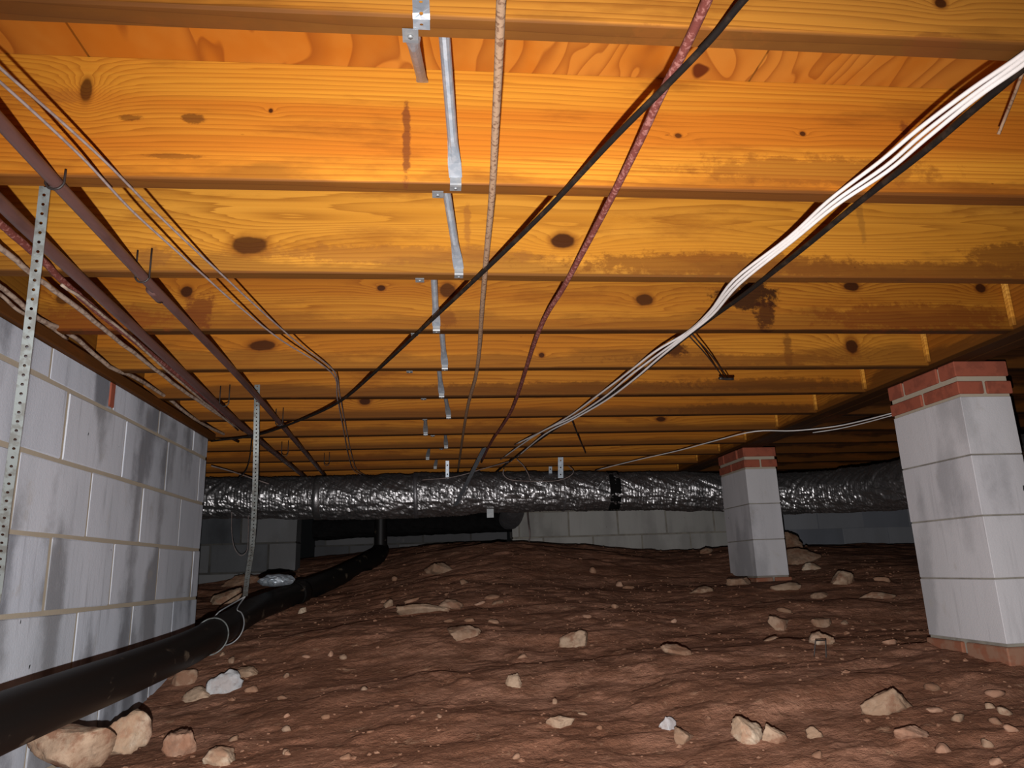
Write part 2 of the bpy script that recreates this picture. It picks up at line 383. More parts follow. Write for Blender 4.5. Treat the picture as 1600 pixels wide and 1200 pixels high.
def gz0(x, y):
    x = np.asarray(x, float); y = np.asarray(y, float); s = TW[-3] + TW[-2]*x + TW[-1]*y
    for (cx, cy, _), w_ in zip(CP, TW[:-3]):
        d2 = (x-cx)**2+(y-cy)**2; s = s + w_*.5*d2*np.log(d2+1e-9)
    return s
def gz(x, y):
    x = np.asarray(x, float); y = np.asarray(y, float)
    z = gz0(x, y)
    near_wall = np.clip((np.abs(x+1.03))/.3, 0.25, 1)
    wx = x + .25*fbm(x*2, y*2, 3, 90); wy = y + .18*fbm(x*1.3, y*2, 3, 91)
    z = z + .075*fbm(wx*1.1, wy*1.9, 4, 3)*near_wall
    led = fbm(wx*1.8, wy*5.0, 5, 11)                        # clay washed into ledges
    z = z + .016*np.tanh(led*7)*np.clip(fbm(wx*1.2, wy*1.2, 2, 40)*3+.75, .15, 1.0)
    z = z + .011*fbm(x*11, y*15, 5, 21, .60)
    l2 = fbm(wx*7, wy*13, 4, 61); z = z + .0035*np.tanh(l2*14)
    return z
def ground():
    tri = []
    ys = [0.2]
    while ys[-1] < 6.7: ys.append(ys[-1] + (.0075 if 1.6 < ys[-1] < 4.0 else .011 if ys[-1] <= 6.0 and ys[-1] >= 1.6 else .05))
    xs = [-4.2]
    while xs[-1] < 5.2: xs.append(xs[-1] + (.0095 if -1.15 < xs[-1] < 2.6 else .05))
    xs = np.array(xs); ys = np.array(ys); Xg, Yg = np.meshgrid(xs, ys); Z = gz(Xg, Yg)
    v = np.stack([Xg.ravel(), Yg.ravel(), Z.ravel()], 1); nx, ny = len(xs), len(ys)
    i = np.arange(nx-1)[None, :] + np.arange(ny-1)[:, None]*nx; f = np.stack([i, i+1, i+1+nx, i+nx], -1).reshape(-1, 4)
    me = bpy.data.meshes.new('floor'); me.vertices.add(len(v)); me.vertices.foreach_set('co', v.ravel())
    me.loops.add(f.size); me.loops.foreach_set('vertex_index', f.ravel().astype(np.int32))
    me.polygons.add(len(f)); me.polygons.foreach_set('loop_start', np.arange(0, f.size, 4, dtype=np.int32)); me.polygons.foreach_set('loop_total', np.full(len(f), 4, np.int32))
    me.update(calc_edges=True); me.polygons.foreach_set('use_smooth', [True]*len(f)); me.materials.append(M['ground'])
    o = bpy.data.objects.new('floor', me); C.objects.link(o); o['kind'] = 'structure'; return o
floor = ground()

def raycast_ground(u, v):
    d = ray(u, v); lo_ = None
    t = .8
    while t < 7.5:
        p = d*t
        if p.z < float(gz(p.x, p.y)): return p
        t += .01
    return d*7.5

# ------------------------------------------------------------------ ceiling: subfloor and joists
HB = .668; JD = .235; S = .4064; Y0 = .8153; XG = 1.785
ceiling = box('ceiling', (-4.2, 5.2, -.4, 6.8, HB+JD+.018, HB+JD+.05), M['ply']); ceiling['kind'] = 'structure'
seams = [-4.2, -1.82, -.600, .612, 1.83, 3.05, 5.2]
ply_edges = [-.4, .795, 2.014, 3.233, 4.452, 5.67, 6.8]
for i in range(len(seams)-1):
    for j in range(len(ply_edges)-1):
        box('plywood_panel', (seams[i]+.002, seams[i+1]-.002, ply_edges[j]+.0015, ply_edges[j+1]-.0015, HB+JD, HB+JD+.0178), M['ply'], ceiling)

def jx(u, v, n):                      # a spot on the near face of joist n, in the joist's own x and z
    p = at(u, v, Y=Y0+n*S-.038); return p.x, p.z-HB
def K(n, u, v, au, av, dk=.95):       # a knot seen at u, v with its half sizes in pixels
    x, z = jx(u, v, n); x2, _ = jx(u+au, v, n); _, z2 = jx(u, v-av, n)
    return (x, z, abs(x2-x), abs(z2-z), dk)
def ST(n, u, v, au, av, dk=.8, col=(.10,.035,.014)):
    return (*K(n, u, v, au, av, dk), col)
BR = (.20,.085,.022)
spec = {
 -1: dict(N=20),
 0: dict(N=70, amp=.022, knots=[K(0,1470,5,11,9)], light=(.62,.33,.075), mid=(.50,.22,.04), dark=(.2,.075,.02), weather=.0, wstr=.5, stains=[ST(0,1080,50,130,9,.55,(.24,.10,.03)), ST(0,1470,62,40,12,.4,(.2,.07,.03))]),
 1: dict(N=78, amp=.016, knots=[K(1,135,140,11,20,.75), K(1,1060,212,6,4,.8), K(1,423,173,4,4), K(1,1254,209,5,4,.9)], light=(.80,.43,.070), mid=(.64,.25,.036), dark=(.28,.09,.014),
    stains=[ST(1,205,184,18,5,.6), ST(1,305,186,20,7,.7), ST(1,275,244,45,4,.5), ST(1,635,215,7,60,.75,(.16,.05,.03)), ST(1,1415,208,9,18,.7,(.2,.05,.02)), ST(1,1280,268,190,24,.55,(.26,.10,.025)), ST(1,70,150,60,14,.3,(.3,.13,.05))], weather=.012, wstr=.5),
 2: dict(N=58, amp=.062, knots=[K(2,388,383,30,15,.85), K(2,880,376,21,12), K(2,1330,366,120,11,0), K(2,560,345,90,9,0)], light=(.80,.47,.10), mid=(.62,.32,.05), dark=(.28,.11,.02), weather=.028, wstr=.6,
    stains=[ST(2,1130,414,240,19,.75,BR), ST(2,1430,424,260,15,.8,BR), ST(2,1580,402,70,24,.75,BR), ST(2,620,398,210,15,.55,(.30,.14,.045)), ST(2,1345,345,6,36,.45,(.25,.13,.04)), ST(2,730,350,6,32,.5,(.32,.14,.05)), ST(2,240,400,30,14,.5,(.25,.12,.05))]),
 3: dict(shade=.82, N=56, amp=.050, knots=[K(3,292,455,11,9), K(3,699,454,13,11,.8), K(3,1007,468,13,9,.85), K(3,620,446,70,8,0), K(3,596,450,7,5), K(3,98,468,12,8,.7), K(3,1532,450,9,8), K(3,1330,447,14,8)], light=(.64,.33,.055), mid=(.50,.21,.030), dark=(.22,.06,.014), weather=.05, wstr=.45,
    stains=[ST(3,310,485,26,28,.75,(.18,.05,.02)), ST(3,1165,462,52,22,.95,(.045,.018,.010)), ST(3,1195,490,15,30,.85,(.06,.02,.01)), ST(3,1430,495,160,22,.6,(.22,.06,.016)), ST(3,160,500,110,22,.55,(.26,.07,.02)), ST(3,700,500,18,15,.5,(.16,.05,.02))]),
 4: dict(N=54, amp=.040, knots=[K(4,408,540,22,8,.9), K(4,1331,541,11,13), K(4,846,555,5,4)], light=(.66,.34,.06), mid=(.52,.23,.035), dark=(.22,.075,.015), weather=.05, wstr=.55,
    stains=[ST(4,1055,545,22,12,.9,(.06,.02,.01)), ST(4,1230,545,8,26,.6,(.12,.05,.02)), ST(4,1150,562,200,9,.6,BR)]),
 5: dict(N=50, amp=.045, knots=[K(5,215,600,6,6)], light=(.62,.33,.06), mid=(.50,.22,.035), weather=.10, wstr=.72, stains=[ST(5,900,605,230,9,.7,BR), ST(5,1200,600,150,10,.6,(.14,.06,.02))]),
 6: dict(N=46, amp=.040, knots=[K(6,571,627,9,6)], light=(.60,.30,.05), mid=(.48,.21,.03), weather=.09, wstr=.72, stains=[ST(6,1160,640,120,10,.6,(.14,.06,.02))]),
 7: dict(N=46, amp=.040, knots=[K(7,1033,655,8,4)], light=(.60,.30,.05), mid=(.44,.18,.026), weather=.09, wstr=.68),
 8: dict(N=46, amp=.040, knots=[K(8,572,707-17,0.1,0.1,.0)], light=(.60,.30,.05), mid=(.44,.18,.026), weather=.09, wstr=.68),
}
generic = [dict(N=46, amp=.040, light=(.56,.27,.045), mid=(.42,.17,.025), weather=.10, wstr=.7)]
jlabels = {
 0: 'nearest floor joist across the very top, pale with fine straight grain',
 1: 'bright orange floor joist second from the camera, small reddish slanted knot at its left end',
 2: 'yellow floor joist with two big dark knots and bold cathedral grain',
 3: 'orange-brown floor joist with a black stain behind the white cables',
 4: 'floor joist just beyond the one with the black stain, one oval knot far right',
 5: 'floor joist the tall perforated pipe strap is nailed to',
 6: 'floor joist first beyond the one with the nailed pipe strap',
 7: 'floor joist second beyond the one with the nailed pipe strap',
 8: 'floor joist third beyond the one with the nailed pipe strap',
 9: 'floor joist fourth beyond the one with the nailed pipe strap',
 10: 'last floor joist clearly visible just above the silver duct',
}
RIMX = -1.085
wood_mats = {}
for n in range(-1, 14):
    y1 = Y0+n*S; y0 = y1-.038; rng = random.Random(n+50)
    sp = spec.get(n)
    if sp is None: sp = generic[0]
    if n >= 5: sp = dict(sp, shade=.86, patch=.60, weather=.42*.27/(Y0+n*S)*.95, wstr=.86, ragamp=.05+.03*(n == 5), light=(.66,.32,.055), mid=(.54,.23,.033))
    if n >= 3: sp = dict(sp, under=(.045,.022,.010))  # farther under sides painted darker, standing in for light at a grazing angle
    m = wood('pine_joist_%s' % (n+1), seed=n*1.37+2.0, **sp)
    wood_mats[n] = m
    xl = RIMX+.001 if n <= 6 else -4.1
    # slightly wavering lumber with eased edges
    nx = 40; v = []; f = []; prof = [(0,.004),(.003,0),(.035,0),(.038,.004),(.038,JD-.0005),(0,JD-.0005)]
    for i in range(nx+1):
        x = xl + (XG-.001-xl)*i/nx; wv = .0012*math.sin(x*2.1+n*2)+.0008*math.sin(x*5.3+n)
        for (py, pz) in prof: v.append((x, py-.038, pz + (wv if pz < .01 else 0)))
    for i in range(nx):
        for j in range(6): a = i*6+j; b = i*6+(j+1) % 6; f.append((a, b, b+6, a+6))
    f.append(tuple(range(6))); f.append(tuple(nx*6+j for j in range(6)))
    o = fix_normals(mesh_obj('floor_joist', v, f, m, None, (0, y1, HB)))
    if n < 0: tag(o, 'floor joist above and behind the top edge of the frame', 'joist', 'floor joists spanning from wall to girder')
    elif n in jlabels: tag(o, jlabels[n], 'joist', 'floor joists spanning from wall to girder')
    else: tag(o, 'dim floor joist at the far end above and behind the silver duct', 'joist', 'floor joists spanning from wall to girder')
    # cleat against the girder
    if n >= 3:
        box('end_cleat', (XG-.014, XG-.002, -.056, -.0385, .012, JD-.02), M['cleat'], o, .002)

# joists on the far side of the girder
dm = wood('shadowed_pine_joist', 9.1, (.05,.022,.009), (.032,.013,.005), (.02,.008,.004), under=(.02,.010,.006))  # darkness beyond the girder is put into the wood colour
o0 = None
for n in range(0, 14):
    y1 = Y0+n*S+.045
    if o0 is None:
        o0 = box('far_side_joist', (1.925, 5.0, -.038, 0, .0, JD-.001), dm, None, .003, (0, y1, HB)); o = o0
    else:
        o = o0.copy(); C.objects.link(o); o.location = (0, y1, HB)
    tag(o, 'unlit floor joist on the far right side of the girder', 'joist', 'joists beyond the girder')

# girder: doubled planks along the depth
gr = empty('girder', (XG+.07, 3.0, HB)); tag(gr, 'long dark wooden girder resting on the brick-capped block piers', 'girder')
for a, b in ((0, .068), (.070, .138)):
    box('girder_plank', (XG+a-gr.location.x, XG+b-gr.location.x, -3.2, 3.6, -.010, JD-.001), M['girder'], gr, .003)

# rim board and sill on the left wall
XW = -1.0335
rim = box('rim_board', (RIMX-.040, RIMX-.001, -2.2, 1.55, .0, JD-.001), M['rim'], None, .002, (0, 2.0, HB)); tag(rim, 'olive-lit rim board closing the joist ends above the left wall', 'rim board')
sill = box('sill_plate', (XW-.14, XW+.016, -2.2, 1.53, -.034, -.0008), M['sill'], None, .003, (0, 2.0, HB)); tag(sill, 'dark brown sill plate along the top of the grey block wall', 'sill plate')

# ------------------------------------------------------------------ walls of blocks
def block_wall(name, plane, c0, c1, top, bottom, mat, mortar, first_h=.092, seams_=None, thick=.19, axis='Y', seed=0, extra=None, proud=.0025, jog=0.0, gap=.013):
    """axis='Y': wall face at x=plane running along y from c0 to c1, facing +x. axis='X': face at y=plane, facing -y"""
    def bx(nm, a0, a1, z0, z1, d0, d1, mt, par, ch):
        b = (plane-d1, plane-d0, a0, a1, z0, z1) if axis == 'Y' else (a0, a1, plane+d0, plane+d1, z0, z1)
        return box(nm, b, mt, par, ch)
    root = bx(name, c0+.006, c1-.006, bottom, top-.001, proud, thick-.002, mortar, None, 0); root['kind'] = 'structure'
    rng = random.Random(seed); z = top; k = 0
    while z > bottom:
        h = first_h if k == 0 and first_h else .2032
        off = (seams_[k % len(seams_)])
        a = off
        while a > c0: a -= .4064
        while a < c1:
            s0, s1 = max(a, c0), min(a+.4064, c1)
            if s1-s0 > .03:
                d = rng.uniform(-.0015, .0015)
                ob_ = bx('concrete_block', s0+gap/2 if s0 > c0 else s0, s1-gap/2 if s1 < c1 else s1, max(z-h+gap/2, bottom-.1), z-gap/2 if k else z, d, thick, mat, root, .002)
                for v_ in ob_.data.vertices: v_.co += Vector((rng.uniform(-1, 1)*(.0022 if axis == 'X' else .0006), rng.uniform(-1, 1)*(.0022 if axis == 'Y' else .0006), rng.uniform(-.0022, .0022)))
            a += .4064
        z -= h; k += 1
    return root
wl = block_wall('wall_left', XW, -.3, 3.465, .6335, -.75, M['block'], M['mortar'], .0925, [2.449-.4064*.0, 2.157, 1.949, 2.157, 1.949, 2.157, 1.949], seed=3)
bs = box('brick_sliver', (XW-.05, XW+.0035, 2.415, 2.449, .553, .632), M['brick'], wl, .002)
# return at the end of the left wall, running away to the left
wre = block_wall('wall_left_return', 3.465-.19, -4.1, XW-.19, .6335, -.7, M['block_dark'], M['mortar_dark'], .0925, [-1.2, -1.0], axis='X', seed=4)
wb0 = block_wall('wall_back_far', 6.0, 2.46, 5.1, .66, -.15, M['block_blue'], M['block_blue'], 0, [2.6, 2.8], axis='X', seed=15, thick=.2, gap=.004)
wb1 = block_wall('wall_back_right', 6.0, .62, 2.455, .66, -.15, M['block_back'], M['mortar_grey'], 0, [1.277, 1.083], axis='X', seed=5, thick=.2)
wb2 = block_wall('wall_back_middle', 6.45, -1.0, .62, .66, -.2, M['block_shade'], M['mortar_dark'], 0, [.1, -.1], axis='X', seed=6)
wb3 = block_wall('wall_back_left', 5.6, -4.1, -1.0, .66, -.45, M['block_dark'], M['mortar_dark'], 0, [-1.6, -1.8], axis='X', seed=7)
wb4 = block_wall('wall_back_jog', 1.0, 5.62, 6.45, .66, -.2, M['block_dark'], M['mortar_dark'], 0, [5.8, 6.0], axis='Y', seed=8) if False else None
wr = block_wall('wall_right', 5.1, -.3, 6.2, .66, -.7, M['block_dark'], M['mortar_dark'], 0, [.2, .4], axis='Y', seed=8, thick=-.19) if False else None
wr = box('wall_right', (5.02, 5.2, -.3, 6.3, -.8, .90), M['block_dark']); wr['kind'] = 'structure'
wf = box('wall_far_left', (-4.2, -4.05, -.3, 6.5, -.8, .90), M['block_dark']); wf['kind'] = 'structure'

# ------------------------------------------------------------------ piers
def pier(y0, label, zb, courses, seed):
    x0, x1, y1 = 1.800, 2.0, y0+.392; zt = HB-.012; rng = random.Random(seed)
    root = empty('block_pier', (1.9, y0+.196, zb)); tag(root, label, 'pier', 'brick-capped block piers under the girder')
    def b(nm, bb, mt, ch=.003):
        bb = [bb[0]-1.9, bb[1]-1.9, bb[2]-root.location.y, bb[3]-root.location.y, bb[4]-zb, bb[5]-zb]; return box(nm, bb, mt, root, ch)
    bh = .0625
    z1 = zt; z0 = zt-bh; g = .009
    b('mortar_core', (x0+.008, x1-.008, y0+.008, y1-.008, zt-.131, zt-.004), M['mortar'], 0)
    b('mortar_bed', (x0+.008, x1-.008, y0+.008, y1-.008, zt-.125-courses*.2032-.05, zt-.1315), M['mortar_grey'], 0)
    # top course: header, two stretchers side by side, header
    def brick(xa, xb, ya, yb, za, zb_):
        d = rng.uniform(-.0015, .0015); b('brick', (xa+d, xb+d, ya, yb, za, zb_), M['brick'], .003)
    brick(x0, x1, y0, y0+.086, z0+g, z1); brick(x0, x1, y1-.086, y1, z0+g, z1)
    brick(x0, x0+.093, y0+.100, y1-.100, z0+g, z1); brick(x1-.093, x1, y0+.100, y1-.100, z0+g, z1)
    z1 = z0; z0 = z1-bh
    for xa in (x0, x1-.093):
        brick(xa, xa+.095, y0, y0+.189, z0+g, z1-g); brick(xa, xa+.095, y1-.189, y1, z0+g, z1-g)
    z = z0
    for k in range(courses):
        d = rng.uniform(-.001, .001)
        b('concrete_block', (x0+.005+d, x1-.006+d, y0+.005, y1-.005, z-.2032+.0035, z-.0015), M['block_pier'], .0015); z -= .2032
    for xa in (x0-.004, x1-.093):
        for (ya, yb) in ((y0-.004, y0+.186), (y1-.186, y1+.004)):
            b('brick', (xa, xa+.099, ya, yb, z-.065, z-.006), M['brick_dirty'], .004)
    return root
pier(2.297, 'large near block pier at right edge with red brick cap', -.50, 4, 1)
pier(4.125, 'smaller distant block pier in front of the silver duct', -.36, 3, 2)

# ------------------------------------------------------------------ flexible duct
def duct(name, pts, rad, mat, label, cat='duct', k=40, sides=64, seed=1, amp=.010):
    P0 = np.array(smooth_path(pts, k)); P, T, N = frames(P0); B = np.cross(T, N); n = len(P); L = np.r_[0, np.cumsum(np.linalg.norm(np.diff(P, axis=0), axis=1))]
    th = np.linspace(0, 2*np.pi, sides, endpoint=False); SS, TH = np.meshgrid(L, th, indexing='ij')
    r = np.array([rad(i/(n-1)) for i in range(n)])[:, None] if callable(rad) else rad
    cx, cy_ = np.cos(TH)*2.2+7, np.sin(TH)*2.2
    dz = amp*fbm(SS*9+cx, cx*1.2+cy_*2.1, 5, seed, .6) * 1.6 + amp*.8*(np.abs(fbm(SS*26+cy_*3, cy_*2+cx, 3, seed+7))*-1.5)
    dz += amp*.34*fbm(SS*46+cy_*1.5, cx*1.6+cy_*2.2, 3, seed+23, .6)
    dz += .0016*np.sin(SS*2*np.pi/.020)*np.clip(fbm(SS*3, cx, 2, seed+9)*5+.5, 0, 1)
    rr = r + dz
    V = P[:, None, :] + rr[..., None]*(np.cos(TH)[..., None]*N[:, None, :] + np.sin(TH)[..., None]*B[:, None, :])
    v = V.reshape(-1, 3); f = []
    for i in range(n-1):
        for j in range(sides): a = i*sides+j; b = i*sides+(j+1) % sides; f.append((a, b, b+sides, a+sides))
    f.append(tuple(range(sides))); f.append(tuple(range((n-1)*sides, n*sides)))
    return fix_normals(mesh_obj(name, v, f, mat, None, smooth=False)), P, T, N, B, L
def rad_main(t): 
    return .130 + .016*math.exp(-((t-.30)/.11)**2) + .010*math.exp(-((t-.85)/.12)**2)
dpts = [(-2.6,5.02,.53),(-1.9,5.0,.528),(-1.4,4.98,.522),(-.9,4.97,.508),(-.5,4.96,.500),(0,4.95,.506),(.4,4.95,.512),(.8,4.94,.508),(1.2,4.94,.502),(1.6,4.93,.492),(2.0,4.90,.468),(2.35,4.72,.435),(2.60,4.35,.415),(2.68,3.9,.40),(2.72,3.3,.40),(2.85,2.6,.42)]
dz_, DP, DT, DN, DB, DL = duct('insulated_duct', dpts, rad_main, M['foil'], '', seed=5, amp=.016, k=52, sides=84)
tag(dz_, 'long crinkled silver foil duct running across the back below the joists', 'duct')
def band(i, wd, r, mat, name='duct_band', parent=dz_):
    c = DP[i]; T_, N_, B_ = DT[i], DN[i], DB[i]; v = []; f = []; sd = 36
    for s_ in (-wd/2, -wd/2+.002, wd/2-.002, wd/2):
        rr = r if abs(s_) < wd/2-.001 else r-.012
        for j in range(sd): a = 2*math.pi*j/sd; v.append(c+T_*s_+rr*(math.cos(a)*N_+math.sin(a)*B_))
    for q in range(3):
        for j in range(sd): a = q*sd+j; b = q*sd+(j+1) % sd; f.append((a, b, b+sd, a+sd))
    return fix_normals(mesh_obj(name, v, f, mat, parent, smooth=True))
def idx_at_x(x): return int(np.argmin(np.abs(DP[:600, 0]-x)))
for xx, wd, ex, mt in ((-.12,.030,.004,'foil_dark'), (.42,.008,.003,'foil_dark'), (1.20,.075,.002,'black_tape'), (.86,.012,.003,'foil_dark'), (-.75,.05,.003,'foil')):
    i = idx_at_x(xx); band(i, wd, rad_main(i/(len(DP)-1))+ex, M[mt])

# dark second duct lying behind and below the silver one
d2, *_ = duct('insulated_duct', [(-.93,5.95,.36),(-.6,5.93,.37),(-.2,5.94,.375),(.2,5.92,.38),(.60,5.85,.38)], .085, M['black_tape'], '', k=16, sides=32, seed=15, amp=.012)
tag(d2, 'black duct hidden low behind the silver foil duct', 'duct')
d3, *_ = duct('duct_elbow', [(.50,5.10,.50),(.55,5.25,.42),(.56,5.45,.385),(.56,5.62,.38)], .080, M['foil_dark'], '', k=16, sides=32, seed=19, amp=.010)
tag(d3, 'short dark round duct branch poking back toward the rear wall', 'duct')

# ------------------------------------------------------------------ drain pipe
dp = [(-.86,.30,-.335),(-.855,1.0,-.292),(-.85,1.657,-.256),(-.85,2.3,-.240),(-.85,2.83,-.220),(-.855,3.3,-.182),(-.845,3.77,-.134),(-.76,4.25,-.085),(-.62,4.75,-.012),(-.42,5.25,.110),(-.385,5.46,.165)]
drain = tube('drain_pipe', dp, .0585, M['cast'], None, 10, 28); tag(drain, 'thick black drain pipe sloping along the foot of the left wall', 'pipe')
tube('riser', [(-.385,5.45,.15),(-.385,5.45,.30),(-.385,5.45,.44)], .045, M['cast'], drain, 4, 16)
DPa = np.array(smooth_path(dp, 10))
def collar(y, wd, r, mat, name):
    i = int(np.argmin(np.abs(DPa[:, 1]-y))); T_ = DPa[i+1]-DPa[i]; T_ /= np.linalg.norm(T_); c = DPa[i]
    return tube(name, [c-T_*wd/2, c, c+T_*wd/2], r, mat, drain, 2, 28)
collar(4.30, .09, .066, M['cast'], 'coupling'); collar(1.30, .10, .066, M['cast'], 'coupling')
def loop(y, r, mat, tilt=.06, gauge=.0022, drop=0.0, name='hanger_loop', parent=drain):
    i = int(np.argmin(np.abs(DPa[:, 1]-y))); T_ = DPa[i+1]-DPa[i]; T_ /= np.linalg.norm(T_); c = DPa[i]
    n = np.array([0,0,1.])-T_*T_[2]; n /= np.linalg.norm(n); b = np.cross(T_, n); pts = []
    for a in np.linspace(0, 2*math.pi, 25): pts.append(c + n*(r+drop*0)*math.cos(a) + b*r*math.sin(a) + T_*tilt*math.cos(a) - n*drop)
    return tube(name, pts, gauge, mat, parent, 2, 6)
loop(3.05, .0635, M['galv_strap'], .03, .0030, .002)

# ------------------------------------------------------------------ hanger straps
def clipz(p, z): return Vector((p[0], p[1], z))
s1t = at(70, 292, Y=1.2335); S1 = [ (s1t.x, 1.2345, HB+.06), (s1t.x, 1.2345, HB), tuple(at(52, 450, X=-.665)), tuple(at(26, 650, X=-.74)), tuple(at(8, 800, X=-.79)), (-.80, 1.60, -.14), (-.795,1.63,-.20)]
q = at(52,450,X=-.66)
S1 = [(s1t.x, 1.2345, HB+.05), (s1t.x, 1.2345, HB-.002), tuple(at(54, 440, Y=1.27)), tuple(at(30, 640, Y=1.34)), tuple(at(8, 800, Y=1.42)), tuple(at(-6, 930, Y=1.50)), tuple(at(-26, 1010, Y=1.53))]
st1 = strap('pipe_strap', S1, .017, (1, .25, 0), M['galv_strap'], None, .0165, .0028, .0012)
tag(st1, 'perforated galvanised strap hanging nearest the camera at the left edge', 'strap', 'perforated steel hanger straps')
t2 = at(402, 601, Y=Y0+5*S-.0395)
S2 = [tuple(t2), tuple(at(401, 640, Y=t2.y)), tuple(at(400, 700, Y=2.83)), tuple(at(398, 780, Y=2.90)), tuple(at(394, 850, Y=3.0)), tuple(at(386, 905, Y=3.15)), tuple(at(383, 932, Y=3.24))]
st2 = strap('pipe_strap', S2, .020, lambda s: (1, .9*s, 0), M['galv_strap'], None, .0150, .0028, .0012)
tag(st2, 'perforated steel strap hanging from a joist to the black drain pipe', 'strap', 'perforated steel hanger straps')
e2 = S2[-1]; i = int(np.argmin(np.abs(DPa[:, 1]-3.28))); c = DPa[i]
pts = [e2]
for a in np.linspace(25, 335, 16):
    ar = math.radians(a); pts.append((c[0]+.073*math.sin(ar)*.95, c[1]-.06*math.sin(ar)*.2+.03*math.cos(ar), c[2]+.073*math.cos(ar)))
pts.append(e2); tube('strap_loop', pts, .003, M['galv_dull'], st2, 3, 6)

# duct hanger straps, plates
def ribbon(name, pts, width, wdir, mat, parent=None, thick=.0014, k=8, holes=False):
    P = np.array(smooth_path(pts, k)); T = np.gradient(P, axis=0); T /= np.linalg.norm(T, axis=1)[:, None]
    W = np.array(wdir, float)[None, :] - T*(T@np.array(wdir, float))[:, None]; W /= np.linalg.norm(W, axis=1)[:, None]; v = []; f = []
    for p, w_ in zip(P, W): v += [p-w_*width/2, p+w_*width/2]
    for i in range(len(P)-1): f.append((2*i, 2*i+1, 2*i+3, 2*i+2))
    o = mesh_obj(name, v, f, mat, parent); md = o.modifiers.new('solid', 'SOLIDIFY'); md.thickness = thick; md.offset = 0; return o
yj9 = Y0+9*S
a_ = at(757, 700, Z=HB-.003); b_ = at(712, 790, Y=4.78)
r1 = ribbon('duct_strap', [tuple(a_+Vector((0,0,.0))), tuple(a_*.7+b_*.3), tuple(a_*.3+b_*.7), tuple(b_)], .032, (1, 0, .45), M['galv'])
tag(r1, 'plain metal strap slanting down in front of the silver duct', 'strap')
def tabstrap(u, v0, v1, wpx, Y, label):
    p, q_ = at(u, v0, Y=Y), at(u, v1, Y=Y+.02); w_ = wpx*Y/1100
    o = strap('duct_strap', [tuple(p), tuple((p+q_)/2), tuple(q_)], w_, (1,0,0), M['galv'], None, .055, .005, .0016, 4); tag(o, label, 'strap'); return o
tabstrap(876, 714, 747, 8, 4.79, 'short upright punched steel strap over the duct right of centre')
tabstrap(699, 720, 748, 5, 4.83, 'short white-topped steel strap over the duct left of the slanting strap')
tabstrap(860, 729, 745, 5, 4.86, 'small steel tab just left of the upright strap over the duct')
o = box('steel_plate', (-.022,.022,-.002,.002,-.028,.028), M['galv_dull'], None, 0, tuple(at(765, 803, Y=4.90)+Vector((0,-.06,0)))); tag(o, 'small square metal plate hanging under the middle of the duct', 'plate')

# ------------------------------------------------------------------ bridging struts
def strut(A, Bp, label, tabA=None, tabB=None, mat=None):
    """folded steel bridging: flat ends, channel middle; A and Bp are (x,y,z); tabs bend under or onto wood"""
    A = np.array(A); B_ = np.array(Bp); d = B_-A; L = np.linalg.norm(d); t = d/L; side = np.cross(t, [0,0,1.]); side /= np.linalg.norm(side); up = np.cross(side, t)
    v = []; f = []; secs = [(0,.0105,.0005),(.05,.0105,.0005),(.13,.0085,.0075),(.5,.0080,.0090),(.82,.0080,.0085),(.88,.0095,.004),(.93,.0115,.0005),(1,.0115,.0005)]
    for (s, hw, dp_) in secs:
        for (a, b) in ((-1,0),(-.75,.55),(-.3,1),(.3,1),(.75,.55),(1,0)): v.append(A+d*s+side*hw*a-up*dp_*b)
    for i in range(len(secs)-1):
        for j in range(5): a = i*6+j; f.append((a, a+1, a+7, a+6))
    o = mesh_obj('bridging_strut', v, f, mat or M['galv']); md = o.modifiers.new('solid', 'SOLIDIFY'); md.thickness = .0013; md.offset = 0
    tag(o, label, 'bridging', 'steel bridging struts between the joists')
    # nailing tabs are the strut's own parts
    for P_, dr in ((A, tabA), (B_, tabB)):
        if dr is None: continue
        dr = np.array(dr, float); p2 = P_+dr; pc = np.array([P_[0], P_[1], p2[2]]); r_ = ribbon('nail_tab', [P_, (P_+pc)/2, pc, (pc+p2)/2, p2], .020, (1, 0, 0), M['galv_dull'], o, .0012, 2)
        nh = tube('nail_head', [(pc+p2)/2+np.array([0,0,-.0030]), (pc+p2)/2+np.array([0,0,-.0005])], .0035, M['galv_dull'], r_, 0, 8)
    return o
ub = [(712,291,693,64),(717,432,690,306),(682,521,676,440),(695,577,687,524),(690,618,682,583),(701,661,690,627),(665,680,664,658),(697,716-20,694,683),(668,715,690,700),(680,736,690,719)]
ord_ = ['first','second','third','fourth','fifth','sixth','seventh','eighth','ninth','tenth']
for n, (u, v, ut, vt) in enumerate(ub):
    yf = Y0+(n+1)*S-.038; yb = Y0+n*S
    B_ = at(u, v-3, Y=yf-.002); B_.z = HB+.004
    Tm = at(ut, vt, Y=yb+.36*(yf-yb)); slope = (B_.x-Tm.x)/((1-.36)*(yf-yb))
    xt = B_.x - slope*(yf-yb); xt = max(min(xt, B_.x+.05), B_.x-.06)
    strut((xt, yb+.003, HB+JD-.03), (B_.x, yf-.004, HB+.012), 'galvanised bridging strut running down to the foot of the %s joist after the nearest one' % ord_[n], None, (0, .020, -.0150), M['galv'] if n < 5 else M['galv_dull'])
ua = [(641,46),(684,302),(656,437),(648,524),(640,581),(662,624),(664,657),(676,684),(690,700)]
for n, (u, v) in enumerate(ua):
    yb = Y0+n*S; yf = Y0+(n+1)*S-.038; A_ = at(u, v, Z=HB-.001)
    strut((A_.x+.010 if n == 0 else A_.x+.004, yf-.003, HB+JD-.03), (A_.x, yb+.004, HB+.010), 'galvanised bridging strut whose tab is nailed under the %s' % (('nearest joist' if n == 0 else '%s joist after the nearest one' % ord_[n-1])), None, (0, -.024, -.0135), M['galv'] if n < 5 else M['galv_dull'])
